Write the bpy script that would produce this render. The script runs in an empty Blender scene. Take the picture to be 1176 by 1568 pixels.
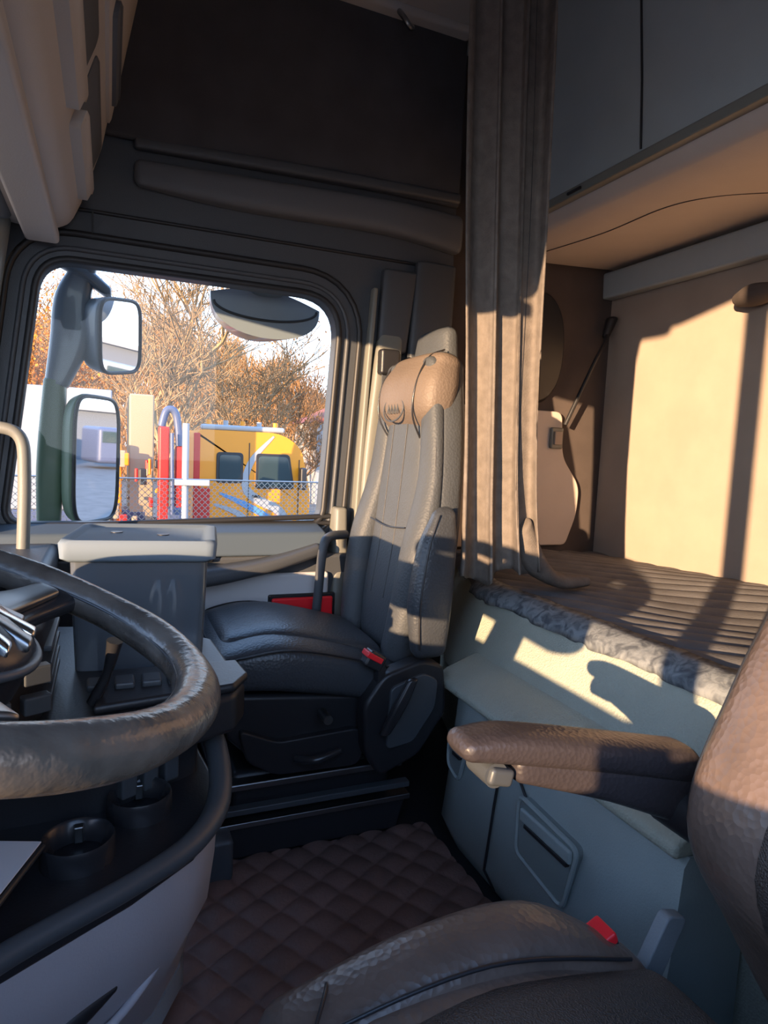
import bpy, bmesh, math, random
from mathutils import Vector, Matrix
random.seed(7)
S=bpy.context.scene
COL=S.collection
try:
    S.view_settings.view_transform='Standard'
    S.view_settings.look='None'
except Exception: pass
# ------------------------------------------------------------ materials
MATS={}
def mat(name,col,rough=.6,metal=0.,bump=0.,bscale=200.,var=0.,vscale=8.,spec=.5,kind='noise',sheen=0.,coat=0.):
    if name in MATS: return MATS[name]
    m=bpy.data.materials.new(name); m.use_nodes=True
    nt=m.node_tree; b=nt.nodes['Principled BSDF']
    b.inputs['Base Color'].default_value=(*col,1)
    b.inputs['Roughness'].default_value=rough
    b.inputs['Metallic'].default_value=metal
    b.inputs['Specular IOR Level'].default_value=spec
    if sheen: b.inputs['Sheen Weight'].default_value=sheen
    if coat: b.inputs['Coat Weight'].default_value=coat
    tc=nt.nodes.new('ShaderNodeTexCoord')
    if var>0:
        n=nt.nodes.new('ShaderNodeTexNoise'); n.inputs['Scale'].default_value=vscale; n.inputs['Detail'].default_value=5
        r=nt.nodes.new('ShaderNodeValToRGB')
        r.color_ramp.elements[0].position=.3; r.color_ramp.elements[1].position=.7
        r.color_ramp.elements[0].color=(*[c*(1-var) for c in col],1)
        r.color_ramp.elements[1].color=(*[min(1,c*(1+var)) for c in col],1)
        nt.links.new(tc.outputs['Object'],n.inputs['Vector']); nt.links.new(n.outputs['Fac'],r.inputs['Fac'])
        nt.links.new(r.outputs['Color'],b.inputs['Base Color'])
    if bump>0:
        if kind=='noise':
            n=nt.nodes.new('ShaderNodeTexNoise'); n.inputs['Scale'].default_value=bscale; n.inputs['Detail'].default_value=3; o=n.outputs['Fac']
        else:
            n=nt.nodes.new('ShaderNodeTexVoronoi'); n.inputs['Scale'].default_value=bscale; o=n.outputs['Distance']
        nt.links.new(tc.outputs['Object'],n.inputs['Vector'])
        bp=nt.nodes.new('ShaderNodeBump'); bp.inputs['Strength'].default_value=bump; bp.inputs['Distance'].default_value=.002
        nt.links.new(o,bp.inputs['Height']); nt.links.new(bp.outputs['Normal'],b.inputs['Normal'])
    MATS[name]=m; return m
M_dark =mat('charcoal_plastic',(.062,.068,.078),.5,bump=.25,bscale=300)
M_black=mat('black_plastic',(.018,.018,.021),.4,bump=.15,bscale=250)
M_blacks=mat('black_satin',(.022,.022,.025),.25)
M_fabU =mat('headliner_charcoal',(.056,.057,.064),.9,bump=.3,bscale=500,var=.15)
M_mold =mat('molding_grey',(.10,.105,.115),.6,bump=.2,bscale=300)
M_grey =mat('grey_plastic',(.20,.215,.23),.5,bump=.25,bscale=320,var=.05)
M_cab  =mat('cabinet_grey',(.34,.385,.40),.5,bump=.2,bscale=300,var=.04)
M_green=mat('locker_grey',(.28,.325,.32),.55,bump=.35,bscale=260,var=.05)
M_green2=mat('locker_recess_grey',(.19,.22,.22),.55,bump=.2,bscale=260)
M_vinyl=mat('bunk_vinyl',(.36,.38,.32),.65,bump=.6,bscale=220,var=.06,kind='v')
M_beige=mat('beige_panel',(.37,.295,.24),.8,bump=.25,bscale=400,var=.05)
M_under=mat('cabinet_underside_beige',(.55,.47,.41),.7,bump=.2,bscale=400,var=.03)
M_ceil =mat('ceiling_fabric',(.45,.43,.42),.9,bump=.2,bscale=500)
M_shelf=mat('shelf_plastic',(.47,.42,.38),.5,bump=.2,bscale=300)
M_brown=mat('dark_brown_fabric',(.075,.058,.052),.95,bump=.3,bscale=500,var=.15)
M_curt =mat('curtain_fabric',(.165,.142,.125),.95,bump=.5,bscale=260,var=.15,vscale=40,spec=.1)
M_leath=mat('seat_leather_grey',(.065,.071,.078),.55,bump=.35,bscale=160,var=.08,kind='v',spec=.35)
M_leathd=mat('seat_leather_dark',(.045,.05,.058),.38,bump=.35,bscale=160,var=.1,kind='v')
M_arm  =mat('armrest_leather',(.04,.034,.037),.36,bump=.35,bscale=160,var=.1,kind='v')
M_tan  =mat('driver_leather',(.13,.093,.076),.34,bump=.45,bscale=110,var=.18,vscale=14,kind='v')
M_perf =mat('perforated_leather',(.065,.052,.046),.5,bump=1.,bscale=420,var=.1,kind='v')
M_head =mat('headrest_leather',(.15,.115,.09),.55,bump=.4,bscale=160,var=.08,kind='v',spec=.35)
M_wheel=mat('wheel_leather',(.075,.066,.058),.25,bump=.7,bscale=70,var=.45,vscale=20)
M_chrome=mat('brushed_silver',(.62,.62,.62),.2,1.)
M_metal=mat('satin_metal',(.3,.31,.32),.35,1.)
M_dlow =mat('dash_beige',(.40,.38,.40),.6,bump=.2,bscale=300,var=.04)
M_mat  =mat('quilted_floor_mat',(.17,.10,.085),.5,bump=.5,bscale=150,var=.2)
M_quilt=mat('bed_cover',(.115,.113,.12),.9,bump=.6,bscale=160,var=.2,vscale=14)
M_red  =mat('red_plastic',(.85,.02,.03),.35)
M_white=mat('white_plastic',(.60,.60,.62),.4)
M_lid  =mat('lid_grey',(.15,.19,.23),.65,spec=.3)
M_sill =mat('door_sill_grey',(.07,.095,.125),.65,spec=.25)
M_pil  =mat('pillar_grey',(.18,.18,.16),.45,bump=.15,bscale=300)
M_rubber=mat('rubber',(.02,.02,.022),.5)
M_mirh =mat('mirror_housing',(.12,.15,.18),.35,coat=.3)
M_kerb =mat('kerb_mirror_housing',(.20,.235,.28),.35,coat=.3)
M_mirg =mat('mirror_housing_green',(.13,.19,.12),.4)
M_mirror=mat('mirror_glass',(.9,.92,.95),.02,1.)
M_knob=mat('soft_grey',(.055,.062,.07),.4)
def trim_mat():
    m=mat('cover_trim_pattern',(.2,.22,.24),.9,bump=.6,bscale=150)
    nt=m.node_tree;b=nt.nodes['Principled BSDF'];tc=nt.nodes.new('ShaderNodeTexCoord')
    n=nt.nodes.new('ShaderNodeTexNoise');n.inputs['Scale'].default_value=34;n.inputs['Distortion'].default_value=1.2
    r=nt.nodes.new('ShaderNodeValToRGB');e=r.color_ramp.elements
    e[0].position=.34;e[0].color=(.07,.08,.095,1);e[1].position=.60;e[1].color=(.20,.22,.235,1)
    nt.links.new(tc.outputs['Object'],n.inputs['Vector']);nt.links.new(n.outputs['Fac'],r.inputs['Fac']);nt.links.new(r.outputs['Color'],b.inputs['Base Color'])
    return m
M_trim=trim_mat()
def smoky():
    m=bpy.data.materials.new('smoky_plastic');m.use_nodes=True
    b=m.node_tree.nodes['Principled BSDF'];b.inputs['Base Color'].default_value=(.15,.17,.195,1);b.inputs['Roughness'].default_value=.15
    b.inputs['Alpha'].default_value=.85;b.inputs['Metallic'].default_value=.4
    return m
M_smoke=smoky()
def glass():
    m=bpy.data.materials.new('window_glass');m.use_nodes=True;nt=m.node_tree
    for n in list(nt.nodes): nt.nodes.remove(n)
    o=nt.nodes.new('ShaderNodeOutputMaterial');mx=nt.nodes.new('ShaderNodeMixShader');t=nt.nodes.new('ShaderNodeBsdfTransparent');g=nt.nodes.new('ShaderNodeBsdfGlossy')
    t.inputs['Color'].default_value=(.95,.98,.97,1);g.inputs['Roughness'].default_value=.02;mx.inputs[0].default_value=.03
    nt.links.new(t.outputs[0],mx.inputs[1]);nt.links.new(g.outputs[0],mx.inputs[2]);nt.links.new(mx.outputs[0],o.inputs[0]);return m
M_glass=glass()
# ------------------------------------------------------------ mesh helpers
def root(name):
    e=bpy.data.objects.new(name,None);COL.objects.link(e);e.empty_display_size=.1;return e
def mk(name,v,f,m,par=None,smooth=True,angle=None):
    me=bpy.data.meshes.new(name);me.from_pydata([tuple(p) for p in v],[],f)
    me.materials.append(m)
    bm=bmesh.new();bm.from_mesh(me);bmesh.ops.recalc_face_normals(bm,faces=bm.faces);bm.to_mesh(me);bm.free()
    for p in me.polygons:p.use_smooth=smooth
    if angle is not None:
        try: me.set_sharp_from_angle(angle=math.radians(angle))
        except Exception: pass
    o=bpy.data.objects.new(name,me);COL.objects.link(o)
    if par:o.parent=par
    return o
def bevel(o,w,seg=3):
    b=o.modifiers.new('b','BEVEL');b.width=w;b.segments=seg;b.limit_method='ANGLE';b.angle_limit=math.radians(35)
    for p in o.data.polygons:p.use_smooth=True
    try:
        w_=o.modifiers.new('wn','WEIGHTED_NORMAL')
    except Exception:pass
def prism(name,poly,axis,a0,a1,m,par=None,bv=0,seg=3):
    n=len(poly)
    def P(p,a):
        return (p[0],a,p[1]) if axis=='y' else ((a,p[0],p[1]) if axis=='x' else (p[0],p[1],a))
    v=[P(p,a0) for p in poly]+[P(p,a1) for p in poly]
    f=[list(range(n))[::-1],list(range(n,2*n))]+[[i,(i+1)%n,n+(i+1)%n,n+i] for i in range(n)]
    o=mk(name,v,f,m,par,False)
    if bv:bevel(o,bv,seg)
    return o
def box(name,lo,hi,m,par=None,bv=.006,rot=None):
    x0,y0,z0=lo;x1,y1,z1=hi
    c=Vector(((x0+x1)/2,(y0+y1)/2,(z0+z1)/2));h=Vector(((x1-x0)/2,(y1-y0)/2,(z1-z0)/2))
    v=[(sx*h.x,sy*h.y,sz*h.z) for sx in(-1,1) for sy in(-1,1) for sz in(-1,1)]
    f=[(0,1,3,2),(4,6,7,5),(0,4,5,1),(2,3,7,6),(0,2,6,4),(1,5,7,3)]
    o=mk(name,v,f,m,par,False);o.location=c
    if rot:o.rotation_euler=[math.radians(r) for r in rot]
    if bv:bevel(o,bv)
    return o
def se(t,p):
    c,s=math.cos(t),math.sin(t)
    return math.copysign(abs(c)**(2/p),c),math.copysign(abs(s)**(2/p),s)
def rings(name,R,m,par=None,closed=False,cap=True):
    n=len(R[0]);v=[p for r in R for p in r];f=[]
    k=len(R)
    for i in range(k if closed else k-1):
        j=(i+1)%k
        for a in range(n):
            b=(a+1)%n;f.append([i*n+a,i*n+b,j*n+b,j*n+a])
    if cap and not closed:
        f.append(list(range(n))[::-1]);f.append([(k-1)*n+a for a in range(n)])
    return mk(name,v,f,m,par,True,50)
def cr(P,t):
    n=len(P)-1;i=min(int(t),n-1);u=t-i
    p0=P[max(i-1,0)];p1=P[i];p2=P[i+1];p3=P[min(i+2,n)]
    return .5*((2*p1)+(p2-p0)*u+(2*p0-5*p1+4*p2-p3)*u*u+(3*p1-p0-3*p2+p3)*u**3)
def loft(name,secs,m,par=None,p=4,r=.03,n=48,sub=6):
    C=[Vector(s[0]) for s in secs];U=[Vector(s[1]) for s in secs];V=[Vector(s[2]) for s in secs]
    K=(len(secs)-1)*sub
    cc=[(cr(C,i/sub),cr(U,i/sub),cr(V,i/sub)) for i in range(K+1)]
    def ring(c,u,v):
        return [c+u*se(2*math.pi*a/n,p)[0]+v*se(2*math.pi*a/n,p)[1] for a in range(n)]
    R=[]
    if r>0:
        for (c,u,v),d in((cc[0],(cc[1][0]-cc[0][0]).normalized()),):
            for k in range(6):
                th=k/6*math.pi/2;sh=r*(1-math.sin(th))
                R.append(ring(c-d*r*math.cos(th),u*max(.05,1-sh/u.length),v*max(.05,1-sh/v.length)))
    for c,u,v in cc:R.append(ring(c,u,v))
    if r>0:
        c,u,v=cc[-1];d=(cc[-1][0]-cc[-2][0]).normalized()
        for k in range(5,-1,-1):
            th=k/6*math.pi/2;sh=r*(1-math.sin(th))
            R.append(ring(c+d*r*math.cos(th),u*max(.05,1-sh/u.length),v*max(.05,1-sh/v.length)))
    return rings(name,R,m,par)
def tube(name,pts,r,m,par=None,closed=False,smooth=True,n=12,sub=8):
    P=[Vector(p) for p in pts]
    rad=r if isinstance(r,(list,tuple)) else [r]*len(P)
    if closed: Q=P;rr=list(rad)
    elif smooth and len(P)>2:
        K=(len(P)-1)*sub;Q=[cr(P,i/sub) for i in range(K+1)]
        rr=[rad[min(int(i/sub),len(P)-2)]*(1-(i/sub-min(int(i/sub),len(P)-2)))+rad[min(int(i/sub),len(P)-2)+1]*(i/sub-min(int(i/sub),len(P)-2)) for i in range(K+1)]
    else: Q=P;rr=list(rad)
    k=len(Q);R=[];N=None
    for i in range(k):
        if closed:t=(Q[(i+1)%k]-Q[i-1]).normalized()
        else:t=(Q[min(i+1,k-1)]-Q[max(i-1,0)]).normalized()
        if N is None:
            N=t.cross(Vector((.123,.31,.94)));
            if N.length<.1:N=t.cross(Vector((1,0,0)))
            N.normalize()
        N=(N-t*N.dot(t)).normalized();B=t.cross(N)
        R.append([Q[i]+(N*math.cos(2*math.pi*a/n)+B*math.sin(2*math.pi*a/n))*rr[i] for a in range(n)])
    return rings(name,R,m,par,closed)
def rquad(pts,r,seg=8):
    out=[];n=len(pts)
    for i in range(n):
        p=Vector(pts[i]);a=(Vector(pts[i-1])-p).normalized();b=(Vector(pts[(i+1)%n])-p).normalized()
        rr=r[i] if isinstance(r,(list,tuple)) else r
        s=p+a*rr;e=p+b*rr
        for k in range(seg+1):
            t=k/seg;q=s*(1-t)**2+p*2*t*(1-t)+e*t*t;out.append((q.x,q.y))
    return out
def holed(name,outer,holes,y,th,m,par=None):
    bm=bmesh.new();E=[]
    for loop in [outer]+holes:
        vs=[bm.verts.new((p[0],y,p[1])) for p in loop]
        for i in range(len(vs)):E.append(bm.edges.new((vs[i],vs[(i+1)%len(vs)])))
    bmesh.ops.triangle_fill(bm,use_beauty=True,use_dissolve=False,edges=E)
    r=bmesh.ops.extrude_face_region(bm,geom=bm.faces[:])
    bmesh.ops.translate(bm,vec=(0,th,0),verts=[g for g in r['geom'] if isinstance(g,bmesh.types.BMVert)])
    bmesh.ops.recalc_face_normals(bm,faces=bm.faces)
    me=bpy.data.meshes.new(name);bm.to_mesh(me);bm.free();me.materials.append(m)
    o=bpy.data.objects.new(name,me);COL.objects.link(o)
    if par:o.parent=par
    return o
# ------------------------------------------------------------ camera
cam=bpy.data.cameras.new('camera');co=bpy.data.objects.new('camera',cam);COL.objects.link(co);S.camera=co
cam.sensor_fit='HORIZONTAL';cam.sensor_width=36;cam.lens=36*1000/1176;cam.clip_start=.02;cam.clip_end=500
ya,pi_,ro=math.radians(23),math.radians(5.5),math.radians(2.6)
F=Vector((math.sin(ya)*math.cos(pi_),math.cos(ya)*math.cos(pi_),-math.sin(pi_)))
r0=Vector((math.cos(ya),-math.sin(ya),0));u0=r0.cross(F)
Rv=r0*math.cos(ro)+u0*math.sin(ro);Uv=u0*math.cos(ro)-r0*math.sin(ro)
co.matrix_world=Matrix(((Rv.x,Uv.x,-F.x,0),(Rv.y,Uv.y,-F.y,0),(Rv.z,Uv.z,-F.z,0),(0,0,0,1)))
# ------------------------------------------------------------ light
sd=Vector((.82,.57,-.124)).normalized()
sl=bpy.data.lights.new('sun','SUN');sl.energy=15;sl.angle=math.radians(.5);sl.color=(1,.67,.39)
so=bpy.data.objects.new('sun',sl);COL.objects.link(so);so.rotation_euler=sd.to_track_quat('-Z','Y').to_euler()
w=bpy.data.worlds.new('world');S.world=w;w.use_nodes=True;nt=w.node_tree
bg=nt.nodes['Background'];tc=nt.nodes.new('ShaderNodeTexCoord');sx=nt.nodes.new('ShaderNodeSeparateXYZ');rp=nt.nodes.new('ShaderNodeValToRGB')
e=rp.color_ramp.elements;e[0].position=.0;e[0].color=(.78,.88,1,1);e[1].position=.6;e[1].color=(.28,.49,.92,1)
nt.links.new(tc.outputs['Generated'],sx.inputs[0]);nt.links.new(sx.outputs['Z'],rp.inputs['Fac']);nt.links.new(rp.outputs['Color'],bg.inputs['Color'])
bg.inputs['Strength'].default_value=3.6
# ------------------------------------------------------------ shell
FZ=-.96;YD=2.0;YB=-.15;XR=1.8;ZC=1.33
box('floor',(-.95,YB,FZ-.05),(XR,2.07,FZ),M_black,None,0)
box('ceiling',(-.95,YB,ZC),(XR+.05,2.12,ZC+.05),M_ceil,None,0)
box('wall_rear',(XR,YB,FZ),(XR+.05,2.12,ZC),M_beige,None,0)
win=rquad([(-.255,-.245),(.628,-.245),(.668,.461),(-.165,.461)],[.05,.05,.13,.08])
holed('wall_passenger',[(-.95,FZ),(1.06,FZ),(1.06,ZC),(-.95,ZC)],[win],YD,.06,M_dark)
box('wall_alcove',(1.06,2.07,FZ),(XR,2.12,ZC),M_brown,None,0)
dh=rquad([(-.46,-.225),(.62,-.225),(.62,.83),(-.46,.83)],.05)  # unseen opening, made over-tall to let sun reach the rear wall
holed('wall_driver',[(-.95,FZ),(XR,FZ),(XR,ZC),(-.95,ZC),(-.95,.88),(-.535,.88),(-.535,-.25),(-.95,-.27)],[dh],YB-.03,.03,M_dark)
fw=root('wall_front')
box('lower_panel',(-1.0,YB,FZ),(-.95,2.06,-.28),M_dark,fw,0)
box('upper_panel',(-1.0,YB,.86),(-.95,2.06,ZC),M_dark,fw,0)
box('pillar_a',(-1.0,1.9,-.28),(-.9,2.06,1.0),M_dark,fw,0)
up=root('trim_1')
box('headliner_panel',(-.3,1.975,.80),(1.06,1.999,ZC),M_fabU,up,.01)
loft('grab_molding',[((.08,1.98,.715),(0,.02,0),(0,0,.034)),((.35,1.98,.712),(0,.034,0),(0,0,.044)),((.8,1.98,.725),(0,.034,0),(0,0,.050)),((1.05,1.98,.71),(0,.03,0),(0,0,.06))],M_mold,up,p=3.6,r=.02)
loft('molding_return',[((.07,1.99,.795),(0,.014,0),(0,0,.016)),((.5,1.985,.81),(0,.018,0),(0,0,.018)),((1.05,1.985,.825),(0,.018,0),(0,0,.018))],M_dark,up,p=3,r=.012)
tube('header_seam',[(-.1,1.998,.60),(.4,1.998,.602),(1.05,1.998,.604)],.005,M_rubber,up)
box('seam_drop',(-.045,1.99,.53),(-.04,2.0,.6),M_rubber,up,0)
box('ceiling_cove',(.1,1.93,1.31),(1.06,2.0,1.345),M_ceil,up,.015)
tube('coat_hook',[(.80,1.94,1.31),(.80,1.90,1.27),(.82,1.90,1.25),(.84,1.93,1.27)],.008,M_metal,up)
wf=root('window_1')
def off(poly,d):
    c=Vector((sum(p[0] for p in poly)/len(poly),sum(p[1] for p in poly)/len(poly)))
    out=[];n=len(poly)
    for i in range(n):
        a=Vector(poly[i-1]);b=Vector(poly[(i+1)%n]);t=(b-a).normalized();nn=Vector((t.y,-t.x))
        p=Vector(poly[i]);
        if (p-c).dot(nn)<0:nn=-nn
        q=p+nn*d;out.append((q.x,q.y))
    return out
tube('inner_seal',[(p[0],1.998,p[1]) for p in off(win,.006)],.010,M_rubber,wf,closed=True,n=8)
tube('frame_bead',[(p[0],1.999,p[1]) for p in off(win,.035)],.007,M_dark,wf,closed=True,n=8)
ds_=off(win,.075)
i0=next(i for i,p in enumerate(ds_) if p[0]>.6 and p[1]>-.2)
run=[p for p in ds_[i0:]+ds_[:i0] if p[1]>-.26]
tube('door_seal',[(.70,1.997,-.26)]+[(p[0],1.997,p[1]) for p in run]+[(-.34,1.997,-.26)],.009,M_rubber,wf,closed=False,smooth=False,n=8)
mk('glass',[(-.30,2.045,-.28),(.70,2.045,-.28),(.70,2.045,.5),(-.30,2.045,.5)],[(0,1,2,3)],M_glass,wf,False)
# door lower panel
dr=root('door_1')
prism('sill',[(1.90,-.262),(2.0,-.243),(2.0,-.33),(1.885,-.33)],'x',-.3,.62,M_sill,dr,.01)
prism('panel',[(1.90,-.33),(2.0,-.33),(2.0,-.95),(1.92,-.95),(1.91,-.6),(1.93,-.5)],'x',-.3,.72,M_dark,dr,.012)
loft('armrest_pull',[((-.1,1.87,-.40),(0,.035,0),(0,0,.024)),((.2,1.86,-.385),(0,.045,0),(0,0,.028)),((.42,1.87,-.355),(0,.04,0),(0,0,.022)),((.58,1.89,-.315),(0,.03,0),(0,0,.02))],M_dark,dr,p=3,r=.015)
box('handle_recess',(.10,1.885,-.345),(.28,1.902,-.30),M_blacks,dr,.008)
box('door_lever',(.14,1.872,-.335),(.26,1.89,-.315),M_metal,dr,.005)
box('pocket_panel',(.25,1.895,-.56),(.63,1.915,-.385),M_white,dr,.012)
box('reflector',(.45,1.878,-.53),(.64,1.898,-.458),M_red,dr,.006)
box('reflector_rim',(.44,1.886,-.545),(.65,1.904,-.448),M_blacks,dr,.006)
tube('grab_handle',[(.68,1.90,-.27),(.61,1.85,-.27),(.585,1.83,-.31),(.575,1.83,-.45),(.575,1.85,-.56),(.6,1.9,-.6)],.014,M_dark,dr)
loft('door_edge',[((.66,1.95,-.95),(.03,0,0),(0,.05,0)),((.67,1.95,-.5),(.03,0,0),(0,.05,0)),((.68,1.97,-.2),(.02,0,0),(0,.03,0))],M_pil,dr,p=4,r=.01)
# pillars
bp_=root('trim_2')
loft('b_pillar_cover',[((.80,1.975,-.95),(.055,0,0),(0,.03,0)),((.80,1.975,-.2),(.055,0,0),(0,.03,0)),((.82,1.975,.24),(.045,0,0),(0,.03,0)),((.835,1.985,.36),(.04,0,0),(0,.02,0))],M_pil,bp_,p=5,r=.015)
loft('b_pillar_upper',[((.84,1.985,.32),(.05,0,0),(0,.02,0)),((.86,1.985,.56),(.06,0,0),(0,.018,0))],M_dark,bp_,p=5,r=.01)
loft('b_pillar_rib',[((.735,1.98,-.9),(.010,0,0),(0,.022,0)),((.74,1.98,-.2),(.010,0,0),(0,.022,0)),((.775,1.985,.50),(.008,0,0),(0,.016,0))],M_pil,bp_,p=4,r=.005)
loft('a_pillar_cover',[((-.36,1.93,-.5),(.05,0,0),(0,.06,0)),((-.345,1.93,0),(.05,0,0),(0,.06,0)),((-.27,1.93,.55),(.045,0,0),(0,.05,0))],M_pil,bp_,p=3,r=.02)
tube('a_pillar_grab',[(-.38,1.86,.012),(-.26,1.83,.012),(-.200,1.82,-.01),(-.190,1.82,-.10),(-.195,1.82,-.3)],.015,M_pil,bp_)
bq=root('trim_3')
loft('pillar_dark',[((.96,1.975,-.32),(.08,0,0),(0,.028,0)),((.96,1.975,.0),(.08,0,0),(0,.028,0)),((.985,1.98,.60),(.07,0,0),(0,.018,0))],M_dark,bq,p=5,r=.01)
sb=root('seat_belt')
box('belt_webbing',(.785,1.915,-.9),(.828,1.92,.26),M_dark,sb,.001)
box('height_adjuster',(.775,1.90,.23),(.84,1.94,.31),M_black,sb,.01)
box('belt_latch',(.755,1.905,-.20),(.84,1.94,-.16),M_metal,sb,.006)
box('belt_tongue',(.765,1.905,-.30),(.825,1.93,-.22),M_metal,sb,.008)
# ------------------------------------------------------------ overhead shelf
sh=root('overhead_shelf')
prof=[(-.10,ZC),(.075,ZC),(.06,1.16),(-.02,.75),(-.07,.60),(-.095,.545),(-.15,.52),(-.45,.55),(-.95,.62),(-.95,ZC)]
prism('shelf_body',prof,'y',.615,1.975,M_shelf,sh,.02)
prism('shelf_body_driver',[(.075,ZC),(.05,1.1),(-.02,.90),(-.95,.94),(-.95,ZC)],'y',YB,.61,M_shelf,sh,.012)  # unseen part, underside raised so sunlight clears it to the rear wall
def facex(z): return (-.02+(z-.75)*.195) if z>.75 else (-.02+(z-.75)*.333)
def facepanel(nm,y0,y1,z0,z1,th,m,r=.02):
    pts=rquad([(y0,z0),(y1,z0),(y1,z1),(y0,z1)],r,5)
    a=[Vector((facex(z)-.01,y,z)) for y,z in pts];b=[Vector((facex(z)+th,y,z)) for y,z in pts]
    c=[Vector((facex(z)+th+.004,y+(.006 if y<(y0+y1)/2 else -.006),z+(.006 if z<(z0+z1)/2 else -.006))) for y,z in pts]
    rings(nm,[a,b,c],m,sh)
facepanel('lid_near',.80,1.36,.80,1.28,.008,M_shelf)
facepanel('lid_far',1.40,1.93,.80,1.28,.008,M_shelf)
facepanel('lid_near_grip',.95,1.30,.815,.85,.020,M_mold,.012)
facepanel('lid_far_grip',1.47,1.86,.815,.85,.020,M_mold,.012)
facepanel('pocket_near',.95,1.40,.615,.735,.002,M_mold,.02)
facepanel('pocket_far',1.46,1.90,.615,.735,.002,M_mold,.02)
facepanel('pocket_lip_near',.95,1.40,.592,.628,.020,M_shelf,.012)
facepanel('pocket_lip_far',1.46,1.90,.592,.628,.020,M_shelf,.012)
box('bottom_rail',(-.20,.615,.490),(-.12,1.96,.525),M_shelf,sh,.01)
box('underside_recess',(-.5,.8,.515),(-.22,1.9,.56),M_mold,sh,.015)
# ------------------------------------------------------------ rear cabinet
rc=root('rear_overhead_cabinet')
prism('underside',[(XR-.001,.722),(1.5,.705),(1.36,.70),(1.29,.72),(1.262,.755),(1.262,.78),(XR-.001,.78)],'y',YB+.01,2.069,M_under,rc,.015)
prism('doors',[(1.25,.778),(1.235,.95),(1.19,1.329),(XR-.001,1.329),(XR-.001,.781)],'y',YB+.01,2.069,M_cab,rc,.012)
prism('bottom_rail',[(1.235,.752),(1.232,.776),(1.262,.790),(1.27,.755)],'y',YB+.01,2.068,M_pil,rc,.004)
box('rail_slot',(1.228,1.58,.760),(1.236,1.64,.768),M_black,rc,.002)
for yy in(1.37,.7):
    tube('door_seam',[(1.246,yy,.79),(1.233,yy,.95),(1.187,yy,1.33)],.003,M_black,rc,smooth=False)
tube('underside_seam',[(1.37,1.99,.699),(1.42,1.7,.701),(1.42,1.45,.701),(1.48,1.33,.704),(1.6,1.25,.71)],.0016,M_brown,rc)
prism('wall_ledge',[(1.75,.61),(1.745,.705),(XR-.001,.72),(XR-.001,.61)],'y',YB+.01,2.069,M_cab,rc,.008)
rl=root('wall_reading_lamp')
loft('lamp_head',[((1.765,1.35,.505),(0,0,.022),(.03,0,0)),((1.755,1.41,.502),(0,0,.032),(.045,0,0)),((1.765,1.465,.50),(0,0,.022),(.03,0,0))],M_brown,rl,p=2,r=.02)
gl=root('gooseneck_lamp')
tube('cable',[(1.765,2.04,.50),(1.73,2.01,.44),(1.68,2.0,.36),(1.62,2.01,.22),(1.58,2.02,.12)],.008,M_black,gl)
loft('lamp_tip',[((1.75,2.03,.47),(.015,0,0),(0,.015,0)),((1.77,2.03,.53),(.022,0,0),(0,.022,0))],M_black,gl,p=2,r=.012)
ap=root('alcove_lit_patch_switch')
prism('panel',rquad([(1.12,.17),(1.585,.17),(1.60,.0),(1.69,-.11),(1.685,-.22),(1.64,-.34),(1.12,-.34)],[.02,.03,.04,.04,.04,.02,.02]),'y',2.045,2.069,M_under,ap,.006)  # sunlit patch of the alcove wall, put into colour and outline
box('switch_frame',(1.53,2.03,.03),(1.585,2.046,.11),M_pil,ap,.006)
box('switch_key',(1.54,2.022,.045),(1.575,2.032,.095),M_beige,ap,.004)
pv=root('alcove_porthole')
loft('porthole_rim',[((1.44,2.068,.40),(.14,0,0),(0,0,.21)),((1.44,2.05,.40),(.13,0,0),(0,0,.20))],M_black,pv,p=2.4,r=.01)
# ------------------------------------------------------------ lower bunk
bk=root('bunk_bed')
def ringz(poly,z,dx=0):return [Vector((x+(dx if x<1.5 else 0),y,z)) for x,y in poly]
bpoly=[(.94,-.1),(.94,.5),(.94,1.0),(.94,1.50),(.955,1.57),(1.0,1.66),(1.12,2.05),(XR-.003,2.06),(XR-.003,-.1)]
o=rings('bunk_base',[ringz(bpoly,-.94,0),ringz(bpoly,-.60,0),ringz(bpoly,-.58,-.085),ringz(bpoly,-.50,-.05),ringz(bpoly,-.40,-.005),ringz(bpoly,-.375,.01)],M_vinyl,bk)
def cov(x,y):
    s=(x*.72+y*.70)+.012*math.sin(6*(x-y))+.008*math.sin(15*y+3*x)
    r=abs(math.sin(math.pi*s/.078))
    k=.75+.25*math.sin(9*s+5*(x-y))
    z=-.368+.016*k*r**.5+.010*math.sin(5*x+2)*math.sin(4*y)
    return z
V=[];Fc=[];NX,NY=170,380
for i in range(NX+1):
    for j in range(NY+1):
        y=-.09+2.14*j/NY
        xf=.945 if y<1.5 else .945+ .17*((y-1.5)/.55)**1.0
        x=xf+(XR-.006-xf)*i/NX
        ed=(x-xf);z=cov(x,y)
        if ed<.05:z-= .03*(1-ed/.05)**2
        V.append((x,y,z))
for i in range(NX):
    for j in range(NY):
        a=i*(NY+1)+j;Fc.append((a,a+1,a+NY+2,a+NY+1))
mk('quilted_cover',V,Fc,M_quilt,bk)
V=[];Fc=[];N=240
for j in range(N+1):
    y=-.09+1.68*j/N
    wob=.004*math.sin(30*y)+.002*math.sin(93*y+1)
    sag=.005*math.sin(7*y)**2+.003*math.sin(31*y)
    for k,(dx,dz) in enumerate(((.055,.012),(.025,.008),(.0,-.004),(-.010,-.014),(-.010+wob,-.026-sag))):
        xo=.0 if y<1.5 else .1*((y-1.5)/.1)**2*.3
        V.append((.945+dx+xo+wob*.5,y,-.367+dz))
for j in range(N):
    for k in range(4):
        a=j*5+k;Fc.append((a,a+1,a+6,a+5))
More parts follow.
